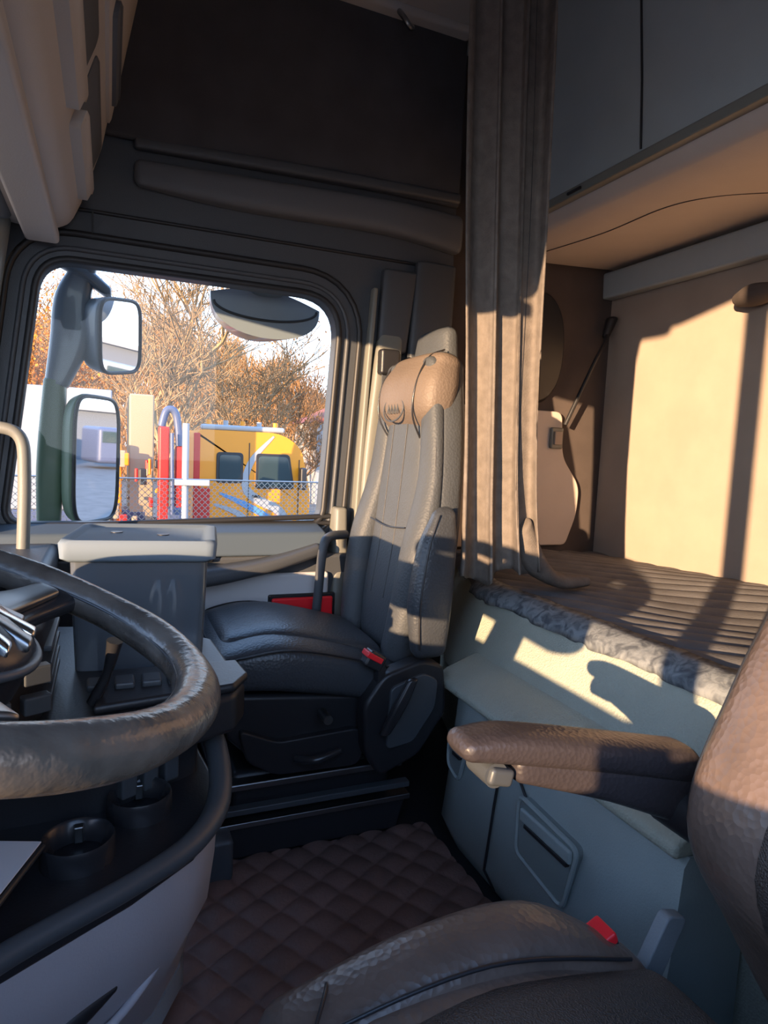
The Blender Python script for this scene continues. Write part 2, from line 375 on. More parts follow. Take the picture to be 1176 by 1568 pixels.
o=mk('cover_border',V,Fc,M_trim,bk);md=o.modifiers.new('s','SOLIDIFY');md.thickness=.004
# ------------------------------------------------------------ locker under bunk
lk=root('under_bunk_locker')
lp=[(.79,.66),(.79,1.30),(.80,1.36),(.84,1.40),(.93,1.42),(.93,.66)]
def lring(z,dx):return [Vector((x+(dx if x<.9 else 0),y,z)) for x,y in lp]
rings('locker_body',[lring(FZ,.0),lring(-.90,-.03),lring(-.75,-.012),lring(-.60,.0),lring(-.585,.01)],M_green,lk)
prism('trim_ledge',[(.770,-.585),(.768,-.565),(.80,-.545),(.88,-.515),(.93,-.51),(.93,-.585)],'y',.66,1.43,M_vinyl,lk,.008)
tube('front_seam',[(.792,1.135,-.59),(.772,1.135,-.75),(.756,1.135,-.9),(.786,1.135,-.955)],.003,M_black,lk,smooth=False)
tube('door_seam_top',[(.786,1.13,-.655),(.780,1.06,-.665),(.778,1.03,-.69),(.776,.9,-.84),(.77,.8,-.86),(.77,.68,-.86)],.003,M_black,lk,smooth=False)
def recess(nm,y0,y1,z0,z1,x):
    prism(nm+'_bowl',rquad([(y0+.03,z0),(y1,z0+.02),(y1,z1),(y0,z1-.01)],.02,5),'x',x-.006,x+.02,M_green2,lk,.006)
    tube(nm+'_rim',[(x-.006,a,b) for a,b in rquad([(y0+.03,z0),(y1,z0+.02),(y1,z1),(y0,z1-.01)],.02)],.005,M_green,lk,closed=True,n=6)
    box(nm+'_grip',(x-.014,y0+.012,z1-.045),(x-.003,y1-.012,z1-.018),M_green,lk,.005)
    box(nm+'_slot',(x-.0145,y0+.02,z1-.052),(x-.004,y1-.03,z1-.044),M_black,lk,.001)
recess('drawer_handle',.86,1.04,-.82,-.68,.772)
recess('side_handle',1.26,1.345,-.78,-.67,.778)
# ------------------------------------------------------------ curtain
cu=root('curtain')
def curt(s,z):
    P0=Vector((.805,1.420,0));P1=Vector((.985,1.350,0))
    base=P0.lerp(P1,s);nrm=Vector((-.45,-.89,0)).normalized();tg=Vector((.937,-.35,0))
    ph=2*math.pi*(2.7*s+.35*s*s)+.5*math.sin(z*2.1)+.5+.25*math.sin(7*s+z*3)
    low=max(0,(.1-z)/.45)
    am=.017+.006*math.sin(3*z+5*s)+.012*low
    w=math.sin(ph)+.25*math.sin(2.3*ph+1);w=math.copysign(abs(w)**.8,w)
    p=base+nrm*(am*w+.012)+tg*(.010*math.cos(ph))
    cen=P0.lerp(P1,.5)
    g=1-.08*math.exp(-((z-.1)/.35)**2)+.03*max(0,z)
    q=(p-cen).dot(tg);p+=tg*(q*(g-1))
    p.x-=.062*max(0,(z+.25))/1.55
    if z<-.05:
        k=(-.05-z)/.3
        p+=tg*(.02*k*k*s)+nrm*(.012*math.sin(9*s+2)*k)
    p.z=z
    return p
zb=lambda s:-.315+.055*max(0,s-.35)+.014*math.sin(11*s+1)
V=[];Fc=[];NS,NZ=160,110
for i in range(NS+1):
    s=i/NS
    for j in range(NZ+1):
        z=zb(s)+(1.325-zb(s))*j/NZ;V.append(curt(s,z))
for i in range(NS):
    for j in range(NZ):
        a=i*(NZ+1)+j;Fc.append((a,a+1,a+NZ+2,a+NZ+1))
o=mk('drape',V,Fc,M_curt,cu);md=o.modifiers.new('s','SOLIDIFY');md.thickness=.003
loft('trailing_fold',[((.955,1.36,-.18),(.0,.03,.0),(.018,0,.02)),((1.0,1.37,-.27),(0,.035,.0),(.028,0,.016)),((1.10,1.39,-.325),(0.01,.034,.0),(.0,0,.02)),((1.20,1.40,-.332),(.01,.026,0),(0,0,.014))],M_curt,cu,p=2.2,r=.012)
tube('curtain_rail',[(.74,1.43,1.315),(.84,1.38,1.315),(.94,1.34,1.315),(1.02,1.22,1.315),(1.06,-.1,1.315)],.012,M_black,cu)
for s in(.14,.84):
    tube('hem_stitch_%d'%int(s*100),[curt(s,z)+Vector((-.002,-.003,0)) for z in [(-.28+i*.05) for i in range(32)]],.0011,M_black,cu,smooth=False,n=5)
# ------------------------------------------------------------ passenger seat
ps=root('passenger_seat')
cy=1.64
loft('cushion',[((.26,cy,-.515),(0,.225,0),(.0,0,.055)),((.36,cy,-.510),(0,.24,0),(.0,0,.066)),((.50,cy,-.535),(0,.24,0),(.0,0,.066)),((.64,cy,-.575),(0,.235,0),(.0,0,.06))],M_leathd,ps,p=4.5,r=.055)
loft('cushion_insert',[((.27,cy,-.475),(0,.15,0),(.0,0,.03)),((.40,cy,-.468),(0,.165,0),(.0,0,.035)),((.62,cy,-.515),(0,.16,0),(.0,0,.03))],M_leathd,ps,p=4,r=.03)
for sg in(-1,1):
    tube('cushion_piping_%d'%sg,[(.225,cy+sg*.20,-.50),(.27,cy+sg*.234,-.475),(.38,cy+sg*.242,-.462),(.52,cy+sg*.242,-.49),(.66,cy+sg*.235,-.535)],.0025,M_black,ps)
tube('cushion_front_seam',[(.232,cy-.20,-.49),(.222,cy,-.48),(.232,cy+.20,-.49)],.0025,M_black,ps)
back=[(.735,-.52,.195,1.64),(.748,-.40,.222,1.64),(.772,-.25,.23,1.645),(.792,-.08,.215,1.655),(.806,.08,.185,1.66),(.815,.22,.145,1.66)]
loft('backrest',[((x,c,z),(0,wd,0),(.050,0,-.008)) for x,z,wd,c in back],M_leath,ps,p=4,r=.04)
loft('backrest_insert',[((x-.036,c,z),(0,wd*.60,0),(.026,0,-.004)) for x,z,wd,c in back],M_leath,ps,p=3.0,r=.02)
for sg in(-1,1):
    loft('bolster_%d'%sg,[((x-.040-(0.012 if z<-.1 else 0),c+sg*wd*.80,z),(0,wd*.22,0),((.042 if z<-.1 else .024),0,-.006)) for x,z,wd,c in back],M_leath,ps,p=2.4,r=.025)
    tube('backrest_piping_%d'%sg,[(x-.048,c+sg*wd*1.0,z) for x,z,wd,c in back],.0025,M_black,ps)
tube('insert_seam',[(.772-.066,cy-.12,-.20),(.772-.066,cy,-.21),(.772-.066,cy+.12,-.20)],.002,M_black,ps)
for yy in(-.045,.045):
    tube('centre_seam',[(x-.0625,c+yy,z) for x,z,wd,c in back[1:5]],.0015,M_black,ps)
loft('back_shell',[((x+.024,c,z),(0,wd*.95,0),(.028,0,-.004)) for x,z,wd,c in back],M_dark,ps,p=4,r=.025)
loft('shoulder_cap',[((.845,1.68,.2),(0,.12,0),(.035,0,0)),((.850,1.68,.31),(0,.095,0),(.03,0,0))],M_leath,ps,p=3,r=.03)
loft('headrest',[((.79,1.655,.04),(0,.12,0),(.030,0,-.01)),((.775,1.655,.095),(0,.168,0),(.056,0,-.014)),((.785,1.655,.17),(0,.173,0),(.062,0,-.014)),((.805,1.655,.225),(0,.152,0),(.050,0,-.012))],M_head,ps,p=3.2,r=.03)
for sg in(-1,1):
    tube('headrest_piping_%d'%sg,[(.760,1.655+sg*.10,.02),(.722,1.655+sg*.113,.09),(.726,1.655+sg*.117,.17),(.761,1.655+sg*.110,.24),(.817,1.655+sg*.09,.268)],.0025,M_blacks,ps)
el=[];
for i in range(28):
    a=2*math.pi*i/28;el.append((.7165+.10*.035*math.sin(a),1.655+.066*math.cos(a),.11+.034*math.sin(a)))
tube('emblem_ring',el,.0024,M_dark,ps,closed=True,n=6)
for k in range(4):
    tube('emblem_letter_%d'%k,[(.716,1.655-.034+.02*k,.098),(.717,1.655-.028+.02*k,.122),(.716,1.655-.020+.02*k,.098)],.0018,M_dark,ps,smooth=False,n=5)
loft('folded_armrest',[((.715,1.375,-.47),(.045,0,0),(0,.026,0)),((.712,1.372,-.36),(.055,0,0),(0,.030,0)),((.728,1.380,-.23),(.048,0,0),(0,.026,0)),((.745,1.390,-.16),(.03,0,0),(0,.022,0))],M_leathd,ps,p=3,r=.03)
tube('folded_armrest_seam',[(.680,1.349,-.47),(.674,1.344,-.36),(.695,1.355,-.23),(.725,1.368,-.15)],.0022,M_black,ps)
prism('recliner_cover',rquad([(.60,-.53),(.70,-.50),(.76,-.52),(.77,-.64),(.70,-.74),(.60,-.78),(.56,-.72),(.55,-.6)],.02,4),'y',1.365,1.42,M_black,ps,.01)
prism('recliner_inset',rquad([(.615,-.56),(.70,-.53),(.74,-.55),(.735,-.62),(.68,-.70),(.61,-.71)],.015,4),'y',1.357,1.37,M_knob,ps,.004)
prism('seat_pan',rquad([(.24,-.565),(.62,-.60),(.66,-.66),(.60,-.76),(.40,-.74),(.30,-.72),(.24,-.66)],.02,4),'y',1.43,1.86,M_black,ps,.012)
prism('side_shield',rquad([(.27,-.64),(.36,-.68),(.56,-.67),(.58,-.72),(.56,-.765),(.36,-.76),(.29,-.72)],.02,4),'y',1.41,1.44,M_black,ps,.01)
box('buckle_stem',(.585,1.37,-.55),(.605,1.40,-.50),M_black,ps,.004)
box('buckle',(.555,1.365,-.515),(.60,1.405,-.475),M_blacks,ps,.006,(0,30,0))
box('buckle_button',(.552,1.362,-.492),(.596,1.40,-.478),M_red,ps,.003,(0,30,0))
loft('recline_lever',[((.60,1.345,-.66),(.012,0,0),(0,.01,0)),((.63,1.34,-.60),(.016,0,0),(0,.012,0)),((.66,1.34,-.54),(.012,0,0),(0,.01,0))],M_blacks,ps,p=3,r=.008)
tube('side_lever',[(.40,1.40,-.72),(.44,1.37,-.715),(.50,1.37,-.70)],[.009,.011,.007],M_blacks,ps)
tube('knob',[(.46,1.40,-.615),(.46,1.35,-.615)],.011,M_metal,ps)
box('upper_rail',(.22,1.41,-.785),(.68,1.88,-.768),M_metal,ps,.004)
box('suspension_body',(.26,1.44,-.87),(.66,1.87,-.755),M_black,ps,.02)
box('lower_rail',(.20,1.405,-.84),(.70,1.43,-.825),M_knob,ps,.003)
box('lower_rail_b',(.20,1.40,-.868),(.70,1.44,-.855),M_metal,ps,.002)
prism('base_box',[(.24,-.955),(.68,-.955),(.70,-.87),(.22,-.87)],'y',1.42,1.9,M_black,ps,.01)
box('base_step',(.17,1.35,-.955),(.255,1.5,-.86),M_dark,ps,.01)
# ------------------------------------------------------------ floor mat
fm=[];ff=[];n1,n2=230,300
x0,x1,y0,y1=-.25,.755,.25,1.42
for i in range(n1+1):
    for j in range(n2+1):
        x=x0+(x1-x0)*i/n1;y=y0+(y1-y0)*j/n2
        a=(x*.85+y*.53)/.062;b=(-x*.53+y*.85)/.062
        h=(abs(math.sin(math.pi*a))*abs(math.sin(math.pi*b)))**.45
        fm.append((x,y,FZ+.004+.011*h))
for i in range(n1):
    for j in range(n2):
        a=i*(n2+1)+j;ff.append((a,a+1,a+n2+2,a+n2+1))
mk('floor_mat',fm,ff,M_mat,None)
# ------------------------------------------------------------ dashboard
da=root('dashboard')
prism('dash_top',[(-.95,-.12),(-.42,-.10),(-.40,.30),(-.42,.75),(-.20,.95),(-.12,1.08),(-.12,1.9),(-.16,1.94),(-.95,1.94)],'z',-.42,-.285,M_dark,da,.02)
prism('dash_lower',[(-.95,-.12),(-.5,-.10),(-.5,.6),(-.3,1.1),(-.2,1.9),(-.95,1.94)],'z',-.94,-.42,M_dark,da,.01)
loft('instrument_hood',[((-.30,.30,-.20),(.10,0,0),(0,0,.05)),((-.28,.62,-.185),(.11,0,0),(0,0,.055)),((-.24,.95,-.20),(.11,0,0),(0,0,.05)),((-.20,1.06,-.24),(.08,0,0),(0,0,.04))],M_black,da,p=3,r=.03)
prism('centre_fascia',[(-.30,.88),(-.14,.93),(-.085,1.02),(-.08,1.22),(-.30,1.25)],'z',-.41,-.27,M_black,da,.012)
for k in range(3):
    for j in range(2):
        box('fascia_key_%d_%d'%(k,j),(-.195+.045*k,.895+.022*k,-.33-.04*j),(-.160+.045*k,.915+.022*k,-.305-.04*j),[M_knob,M_blacks,M_knob][(k+j)%3],da,.003,(0,0,25))
for k in range(4):
    box('vent_slat_%d'%k,(-.088,1.03,-.385+.024*k),(-.074,1.20,-.377+.024*k),M_knob,da,.002)
prism('console_top',[(-.5,.92),(-.05,.93),(.07,.97),(.19,1.03),(.215,1.08),(.20,1.35),(.08,1.48),(-.5,1.6)],'z',-.47,-.405,M_black,da,.01)
prism('console_pad',[(-.02,1.0),(.19,1.035),(.222,1.085),(.215,1.16),(.0,1.16)],'z',-.405,-.39,M_black,da,.006)
prism('console_stack',[(-.5,.98),(.0,1.0),(.14,1.08),(.15,1.3),(.0,1.4),(-.5,1.5)],'z',-.60,-.47,M_black,da,.012)
for k in range(3):
    box('stack_key_%d'%k,(.015+.032*k,1.0+.018*k,-.54),(.04+.032*k,1.02+.018*k,-.50),M_knob,da,.004,(0,0,28))
tray=[(-.5,.42),(-.24,.60),(-.11,.72),(.03,.805),(.11,.87),(.155,.95),(.165,1.05),(.15,1.2),(.05,1.3),(-.5,1.3)]
prism('tray',tray,'z',-.575,-.553,M_black,da,.006)
rim=[Vector((x,y,-.545)) for x,y in tray[:8]];rim[5].z=-.535;rim[6].z=-.50;rim[7].z=-.46
tube('tray_rim',rim,[.014,.014,.014,.014,.016,.018,.018,.014],M_knob,da)
R=[]
for z,dx,dy in((-.86,-.05,.075),(-.78,-.035,.05),(-.70,-.012,.015),(-.62,-.004,.006),(-.57,-.002,.002)):
    R.append([Vector((x+(dx if x>-.4 else 0),min(y+dy,1.3),z)) for x,y in tray])
rings('lower_body',R,M_dlow,da)
R=[]
for z,dx,dy in((-.95,-.065,.10),(-.87,-.04,.06),(-.85,-.045,.07)):
    R.append([Vector((x+(dx if x>-.4 else 0),min(y+dy,1.3),z)) for x,y in tray])
rings('kick_skirt',R,M_grey,da)
loft('lower_pocket',[((-.125,.733,-.705),(.0,.008,0),(0,0,.006)),((-.08,.770,-.705),(0,.016,0),(0,0,.018)),((-.03,.797,-.695),(0,.014,0),(0,0,.016)),((.01,.818,-.685),(0,.008,0),(0,0,.006))],M_black,da,p=2,r=.004)
tube('pocket_lip',[(-.17,.695,-.745),(-.08,.770,-.755),(.02,.842,-.745),(.09,.900,-.69),(.12,.93,-.61)],.006,M_dlow,da)
for k,(x,y) in enumerate(((.045,.985),(-.035,.895))):
    Rr=[]
    for rad,z in((.036,-.552),(.040,-.525),(.044,-.522),(.046,-.527),(.046,-.553)):
        Rr.append([Vector((x+rad*math.cos(2*math.pi*a/32),y+rad*math.sin(2*math.pi*a/32),z)) for a in range(32)])
    rings('cup_holder_%d'%k,Rr,M_blacks,da,cap=False)
    box('cup_clip_%d'%k,(x-.006,y+.024,-.548),(x+.006,y+.036,-.525),M_metal,da,.002)
tube('gear_stalk',[(-.02,1.04,-.40),(.0,1.03,-.35),(.01,1.02,-.30)],[.010,.007,.012],M_blacks,da)
for k in range(4):
    box('switch_%d'%k,(-.03+.04*k,1.06,-.392),(-.0+.04*k,1.10,-.38),M_knob,da,.004)
ph=root('mobile_phone')
box('body',(-.170,.765,-.525),(-.090,.90,-.515),M_blacks,ph,.006,(0,0,-20))
box('screen',(-.165,.77,-.514),(-.095,.895,-.512),M_white,ph,.001,(0,0,-20))
# ------------------------------------------------------------ steering wheel
sw=root('steering_wheel')
C=Vector((-.14,.56,-.13));tl=math.radians(20);ax=Vector((math.cos(tl),0,-math.sin(tl)));ay=Vector((0,-1,0));nn=Vector((math.sin(tl),0,math.cos(tl)))
def wp(phi,r,h=0):return C+ax*(r*math.cos(phi))+ay*(r*math.sin(phi))+nn*h
tube('rim',[wp(2*math.pi*i/96,.222) for i in range(96)],[.0188+.0006*math.sin(i*2*math.pi/96*9) for i in range(96)],M_wheel,sw,closed=True,n=24)
tube('rim_stitch',[wp(2*math.pi*i/96,.2045,.004) for i in range(96)],.0015,M_black,sw,closed=True,n=6)
def dome(name,r,h0,h1,m):
    R=[]
    for k in range(9):
        t=k/8*math.pi/2
        rr=r*math.sin(t) if k else .0005
        R.append([wp(2*math.pi*a/48,rr,h1-(h1-h0)*(1-math.cos(t))) for a in range(48)])
    R.append([wp(2*math.pi*a/48,r*.96,h0-.03) for a in range(48)])
    return rings(name,R,m,sw)
dome('airbag_pad',.098,-.012,.022,M_blacks)
tube('pad_ring',[wp(2*math.pi*i/64,.099,-.012) for i in range(64)],.004,M_knob,sw,closed=True,n=8)
for ang,nm in((-62,'spoke_a'),(62,'spoke_b'),(118,'spoke_c'),(-118,'spoke_d')):
    a=math.radians(ang);tv=(ay*math.cos(a)-ax*math.sin(a))
    loft(nm,[(wp(a*.94,.08,-.02),nn*.010,tv*.034),(wp(a,.15,-.016),nn*.010,tv*.024),(wp(a,.215,-.003),nn*.011,tv*.026)],M_blacks,sw,p=3,r=.005)
    loft(nm+'_inlay',[(wp(a,.095,-.006),nn*.006,tv*.024),(wp(a,.14,-.004),nn*.006,tv*.016),(wp(a,.185,.004),nn*.005,tv*.013)],M_metal,sw,p=3,r=.004)
tube('emblem_ring',[wp(2*math.pi*i/48,.040,.021) for i in range(48)],.003,M_chrome,sw,closed=True,n=8)
tube('emblem_disc',[wp(0,0,.017),wp(0,0,.024)],.036,M_metal,sw,n=32)
for k,(a,r) in enumerate(((-26,.074),(-9,.078),(9,.078),(26,.074))):
    q=math.radians(a);loft('control_key_%d'%k,[(wp(q,r-.016,.010),nn*.005,ay*.009),(wp(q,r+.012,.002),nn*.005,ay*.010)],M_chrome if k%2 else M_metal,sw,p=3,r=.003)
tube('column',[C-nn*.03,C-nn*.20+ax*-.02,C-nn*.40+ax*-.08],[.05,.055,.06],M_black,sw,n=24)
tube('stalk',[C-nn*.06,C-nn*.055+Vector((.03,.16,0)),C-nn*.04+Vector((.05,.24,0))],[.009,.010,.013],M_blacks,sw)
# ------------------------------------------------------------ storage bin with lid
sbx=root('storage_bin')
bz=math.radians(-8)
def rq(cx,cy_,hx,hy,r,z,ang=bz):
    q=rquad([(-hx,-hy),(hx,-hy),(hx,hy),(-hx,hy)],r,5)
    return [Vector((cx+x*math.cos(ang)-y*math.sin(ang),cy_+x*math.sin(ang)+y*math.cos(ang),z)) for x,y in q]
rings('bin_body',[rq(.065,1.29,.106,.102,.018,-.404),rq(.065,1.29,.110,.106,.018,-.30),rq(.065,1.29,.113,.109,.018,-.202)],M_smoke,sbx)
rings('bin_contents',[rq(.05,1.30,.06,.07,.02,-.40),rq(.05,1.30,.06,.07,.02,-.27)],mat('bin_contents',(.20,.14,.10),.6),sbx)
for k,xx in enumerate((.085,.11)):
    tube('bin_bottle_%d'%k,[(xx,1.215,-.40),(xx,1.215,-.28),(xx,1.215,-.25)],[.02,.02,.008],M_chrome,sbx,n=16,smooth=False)
rings('lid',[rq(.065,1.29,.118,.113,.018,-.212),rq(.065,1.29,.127,.12,.018,-.206),rq(.065,1.29,.129,.122,.018,-.180),rq(.065,1.29,.125,.118,.018,-.174),rq(.065,1.29,.114,.107,.018,-.174),rq(.065,1.29,.110,.103,.018,-.179)],M_lid,sbx)
for dx,dy in((-.05,.03),(.03,-.01)):
    tube('lid_hole',[(.065+dx,1.29+dy,-.181),(.065+dx,1.29+dy,-.1775)],.011,M_black,sbx,n=16)
# ------------------------------------------------------------ driver seat
ds=root('driver_seat')
dy=.42
loft('cushion',[((.15,dy,-.69),(0,.235,0),(0,0,.055)),((.26,dy,-.67),(0,.26,0),(0,0,.075)),((.45,dy,-.67),(0,.26,0),(0,0,.075)),((.62,dy,-.705),(0,.24,0),(0,0,.065))],M_tan,ds,p=4,r=.06)
loft('cushion_insert',[((.19,dy,-.625),(0,.13,0),(0,0,.035)),((.40,dy,-.613),(0,.15,0),(0,0,.035)),((.62,dy,-.65),(0,.15,0),(0,0,.03))],M_perf,ds,p=3.5,r=.03)
for sg in(-1,1):
    loft('cushion_bolster_%d'%sg,[((.18,dy+sg*.195,-.635),(0,.050,0),(0,0,.035)),((.34,dy+sg*.205,-.612),(0,.052,0),(0,0,.042)),((.50,dy+sg*.205,-.613),(0,.052,0),(0,0,.042)),((.62,dy+sg*.18,-.66),(0,.04,0),(0,0,.03))],M_tan,ds,p=2.4,r=.035)
tube('cushion_seam',[(.10,dy+.16,-.65),(.19,dy+.15,-.592),(.40,dy+.155,-.575),(.6,dy+.145,-.615)],.0025,M_black,ds)
tube('cushion_cross_seam',[(.19,dy+.15,-.590),(.22,dy+.20,-.588),(.235,dy+.245,-.612)],.0022,M_black,ds)
bs=[(.83,-.70,.17),(.745,-.56,.19),(.672,-.42,.20),(.735,-.27,.205),(.81,-.14,.205),(.88,.03,.20),(.93,.2,.17)]
dyb=.345
loft('backrest',[((x,dyb,z),(0,wd,0),(.065,0,.0)) for x,z,wd in bs],M_tan,ds,p=3.2,r=.04)
loft('backrest_insert',[((x-.045,dyb-.03,z),(0,wd*.6,0),(.03,0,0)) for x,z,wd in bs[1:]],M_perf,ds,p=3,r=.03)
tube('backrest_side_piping',[(x-.02,dyb+wd*1.0,z) for x,z,wd in bs],.003,M_black,ds)
loft('seat_base',[((.40,.42,-.94),(.2,0,0),(0,.2,0)),((.42,.42,-.76),(.22,0,0),(0,.22,0))],M_black,ds,p=4,r=.01)
loft('armrest_pad',[((.400,.655,-.350),(0,.030,0),(0,0,.016)),((.46,.655,-.356),(0,.036,0),(0,0,.021)),((.60,.645,-.382),(0,.036,0),(0,0,.023)),((.72,.63,-.405),(0,.034,0),(0,0,.026))],M_arm,ds,p=2.8,r=.018)
loft('armrest_body',[((.47,.655,-.385),(0,.028,0),(0,0,.018)),((.60,.645,-.418),(0,.03,0),(0,0,.026)),((.72,.63,-.45),(0,.03,0),(0,0,.042))],M_arm,ds,p=3.5,r=.012)
tube('armrest_dial',[(.432,.635,-.385),(.432,.680,-.385)],.016,M_knob,ds,n=20)
box('armrest_dial_grip',(.42,.628,-.398),(.455,.672,-.376),M_knob,ds,.006,(0,14,0))
tube('armrest_pivot',[(.73,.52,-.47),(.73,.65,-.47)],.036,M_black,ds,n=24)
box('buckle_body',(.585,.60,-.685),(.628,.632,-.62),M_black,ds,.008,(0,-25,0))
box('buckle_button',(.566,.598,-.632),(.612,.636,-.615),M_red,ds,.004,(0,-25,0))
prism('belt_bracket',rquad([(.635,-.73),(.68,-.73),(.735,-.62),(.70,-.61)],.01,4),'y',.60,.62,M_grey,ds,.004)
# ------------------------------------------------------------ exterior mirrors
em=root('side_mirror')
def mirror(prefix,c,hw,hh,nrm,lean,hm,bulge):
    n_=Vector(nrm).normalized();uu=Vector((0,0,1)).cross(n_).normalized();vv=n_.cross(uu)
    uu,vv=(uu*math.cos(lean)+vv*math.sin(lean)),(vv*math.cos(lean)-uu*math.sin(lean))
    c=Vector(c)
    loft(prefix+'_housing',[(c-n_*bulge,uu*hw*.55,vv*hh*.7),(c-n_*bulge*.6,uu*hw*.95,vv*hh*.97),(c-n_*.005,uu*hw*1.10,vv*hh*1.06)],hm,em,p=4.5,r=.008)
    q=[]
    for i in range(48):
        a,b=se(2*math.pi*i/48,5);q.append(c+n_*.006+uu*a*hw+vv*b*hh)
    mk(prefix+'_glass',q,[list(range(48))],M_mirror,em,False)
    tube(prefix+'_bezel',[c+n_*.006+uu*se(2*math.pi*i/48,5)[0]*hw*1.03+vv*se(2*math.pi*i/48,5)[1]*hh*1.02 for i in range(48)],.006,M_rubber,em,closed=True,n=8)
mirror('main',(-.038,2.27,-.075),.112,.192,(.84,-.54,-.02),0,M_mirg,.07)
mirror('wide',(.03,2.27,.315),.098,.110,(.80,-.58,-.10),.15,M_mirh,.10)
loft('mirror_arm',[((-.17,2.25,-.36),(.03,0,0),(0,.035,0)),((-.165,2.25,-.1),(.038,0,0),(0,.04,0)),((-.15,2.25,.16),(.032,0,0),(0,.04,0))],M_mirg,em,p=3.5,r=.01)
loft('mirror_arm_upper',[((-.145,2.25,.15),(.035,0,0),(0,.04,0)),((-.11,2.25,.28),(.055,0,0),(0,.04,0)),((-.10,2.25,.42),(.05,0,0),(0,.04,0)),((-.06,2.22,.52),(.03,0,0),(0,.03,0))],M_mirh,em,p=3.5,r=.01)
loft('mirror_arm_top',[((-.14,2.2,.50),(.02,0,0),(0,.03,0)),((-.08,2.22,.49),(0,0,.025),(0,.03,0)),((.0,2.25,.44),(0,0,.02),(0,.03,0))],M_mirh,em,p=3,r=.008)
km=root('kerb_mirror')
R=[]
for k in range(9):
    t=k/8;yy=2.12+.20*t
    ww=.175*(1-.25*t*t);h=.115*(1-.15*t)
    r=[]
    for i in range(41):
        a=math.pi*i/40
        r.append(Vector((.462-ww*math.cos(a),yy,.450-h*math.sin(a)**.75+.02*(.5-i/40))))
    for i in range(15):
        tt=(i+1)/16;r.append(Vector((.462+ww-2*ww*tt,yy,.440+.02*tt+.035*math.sin(math.pi*tt))))
    R.append(r)
rings('housing',R,M_kerb,km)
tube('housing_line',[(.462-.165*math.cos(math.pi*i/20),2.118,.435-.045*math.sin(math.pi*i/20)) for i in range(21)],.004,M_rubber,km)
loft('mount',[((.46,2.08,.50),(.05,0,0),(0,0,.03)),((.47,2.2,.48),(.07,0,0),(0,0,.03))],M_mirh,km,p=3,r=.01)
# ------------------------------------------------------------ exterior
box('ground',(-80,-80,-2.55),(110,120,-2.5),mat('asphalt',(.15,.145,.14),.9,var=.2,vscale=2),None,0)
M_yel=mat('truck_yellow',(.80,.27,.004),.4,coat=.2)
M_redp=mat('red_paint',(.52,.02,.012),.4)
M_wp=mat('white_paint',(.32,.33,.35),.4)
M_cream=mat('cream_panel',(.36,.27,.17),.6)
M_bl=mat('swoosh_blue',(.08,.24,.48),.4)
M_dg=mat('dark_glass',(.03,.05,.055),.05)
M_stl=mat('steel_blue',(.08,.10,.18),.4)
tk=root('yellow_truck')
prism('cab',rquad([(1.55,-2.1),(3.78,-2.1),(3.85,-1.0),(3.62,-.05),(3.2,.22),(1.6,.22),(1.55,.1)],[.05,.1,.3,.2,.25,.1,.05],5),'y',13,15.3,M_yel,tk,.05)
box('rear_red_panel',(1.50,12.96,-2.1),(1.82,13.0,-.9),M_redp,tk,.02)
box('rear_red_top',(1.5,12.97,-.9),(1.62,13.0,.15),M_redp,tk,.02)
for k,(a,b,c,d) in enumerate(((1.93,2.45,-.80,-.20),(2.70,3.50,-.90,-.20))):
    prism('window_seal_%d'%k,rquad([(a,c),(b,c),(b-(.12 if k else 0),d),(a,d)],.08,4),'y',12.975,13.0,M_black,tk,.01)
    prism('window_pane_%d'%k,rquad([(a+.05,c+.05),(b-.05,c+.05),(b-.05-(.11 if k else 0),d-.05),(a+.05,d-.05)],.08,4),'y',12.955,12.98,M_dg,tk,.01)
box('door_seam',(2.56,12.985,-2.0),(2.575,13.0,.0),M_black,tk,0)
box('door_seam_b',(3.58,12.985,-2.0),(3.595,13.0,-.3),M_black,tk,0)
box('door_handle',(2.64,12.96,-1.08),(2.80,12.99,-1.03),M_black,tk,.01)
box('roof_light_bar',(1.65,13.1,.22),(3.3,13.3,.33),M_wp,tk,.04)
for k in range(5):
    tube('beacon_%d'%k,[(1.8+.33*k,13.2,.33),(1.8+.33*k,13.2,.42)],.05,[M_yel,M_wp][k%2],tk,n=10)
# flat painted graphics lying on the cab side
def swoosh(nm,pts,m,y):
    P=[Vector((p[0],0,p[1])) for p in pts];Wd=[p[2] for p in pts];V=[];Fc=[];K=(len(P)-1)*8
    for i in range(K+1):
        t=i/8;c=cr(P,t);j=min(int(t),len(P)-2);ww=Wd[j]*(1-(t-j))+Wd[j+1]*(t-j)
        d=(cr(P,min(t+.05,len(P)-1))-cr(P,max(t-.05,0))).normalized();nn_=Vector((d.z,0,-d.x))
        for sg in(-1,1):
            q=c+nn_*ww*sg;V.append((q.x,y,q.z))
    for i in range(K):Fc.append((2*i,2*i+1,2*i+3,2*i+2))
    mk(nm,V,Fc,m,tk,False)
swoosh('swoosh_white',[(3.05,.15,.02),(2.62,-.35,.06),(2.50,-.85,.07),(2.75,-1.12,.09),(3.2,-1.35,.09),(3.6,-1.9,.04)],M_wp,12.990)
swoosh('swoosh_blue',[(2.0,-1.0,.02),(2.5,-1.22,.06),(3.0,-1.52,.07),(3.35,-2.0,.03)],M_bl,12.988)
swoosh('swoosh_white_b',[(1.9,-1.22,.02),(2.4,-1.42,.06),(2.8,-1.8,.03)],M_wp,12.986)
box('truck_mirror',(3.55,12.7,-.9),(3.68,12.9,-.45),M_black,tk,.04)
box('headlight',(3.6,12.95,-1.75),(3.86,13.1,-1.5),M_wp,tk,.03)
for xx in(2.0,3.3):
    tube('wheel_%d'%int(xx),[(xx,13.0,-2.1),(xx,13.3,-2.1)],.42,M_rubber,tk,n=24,smooth=False)
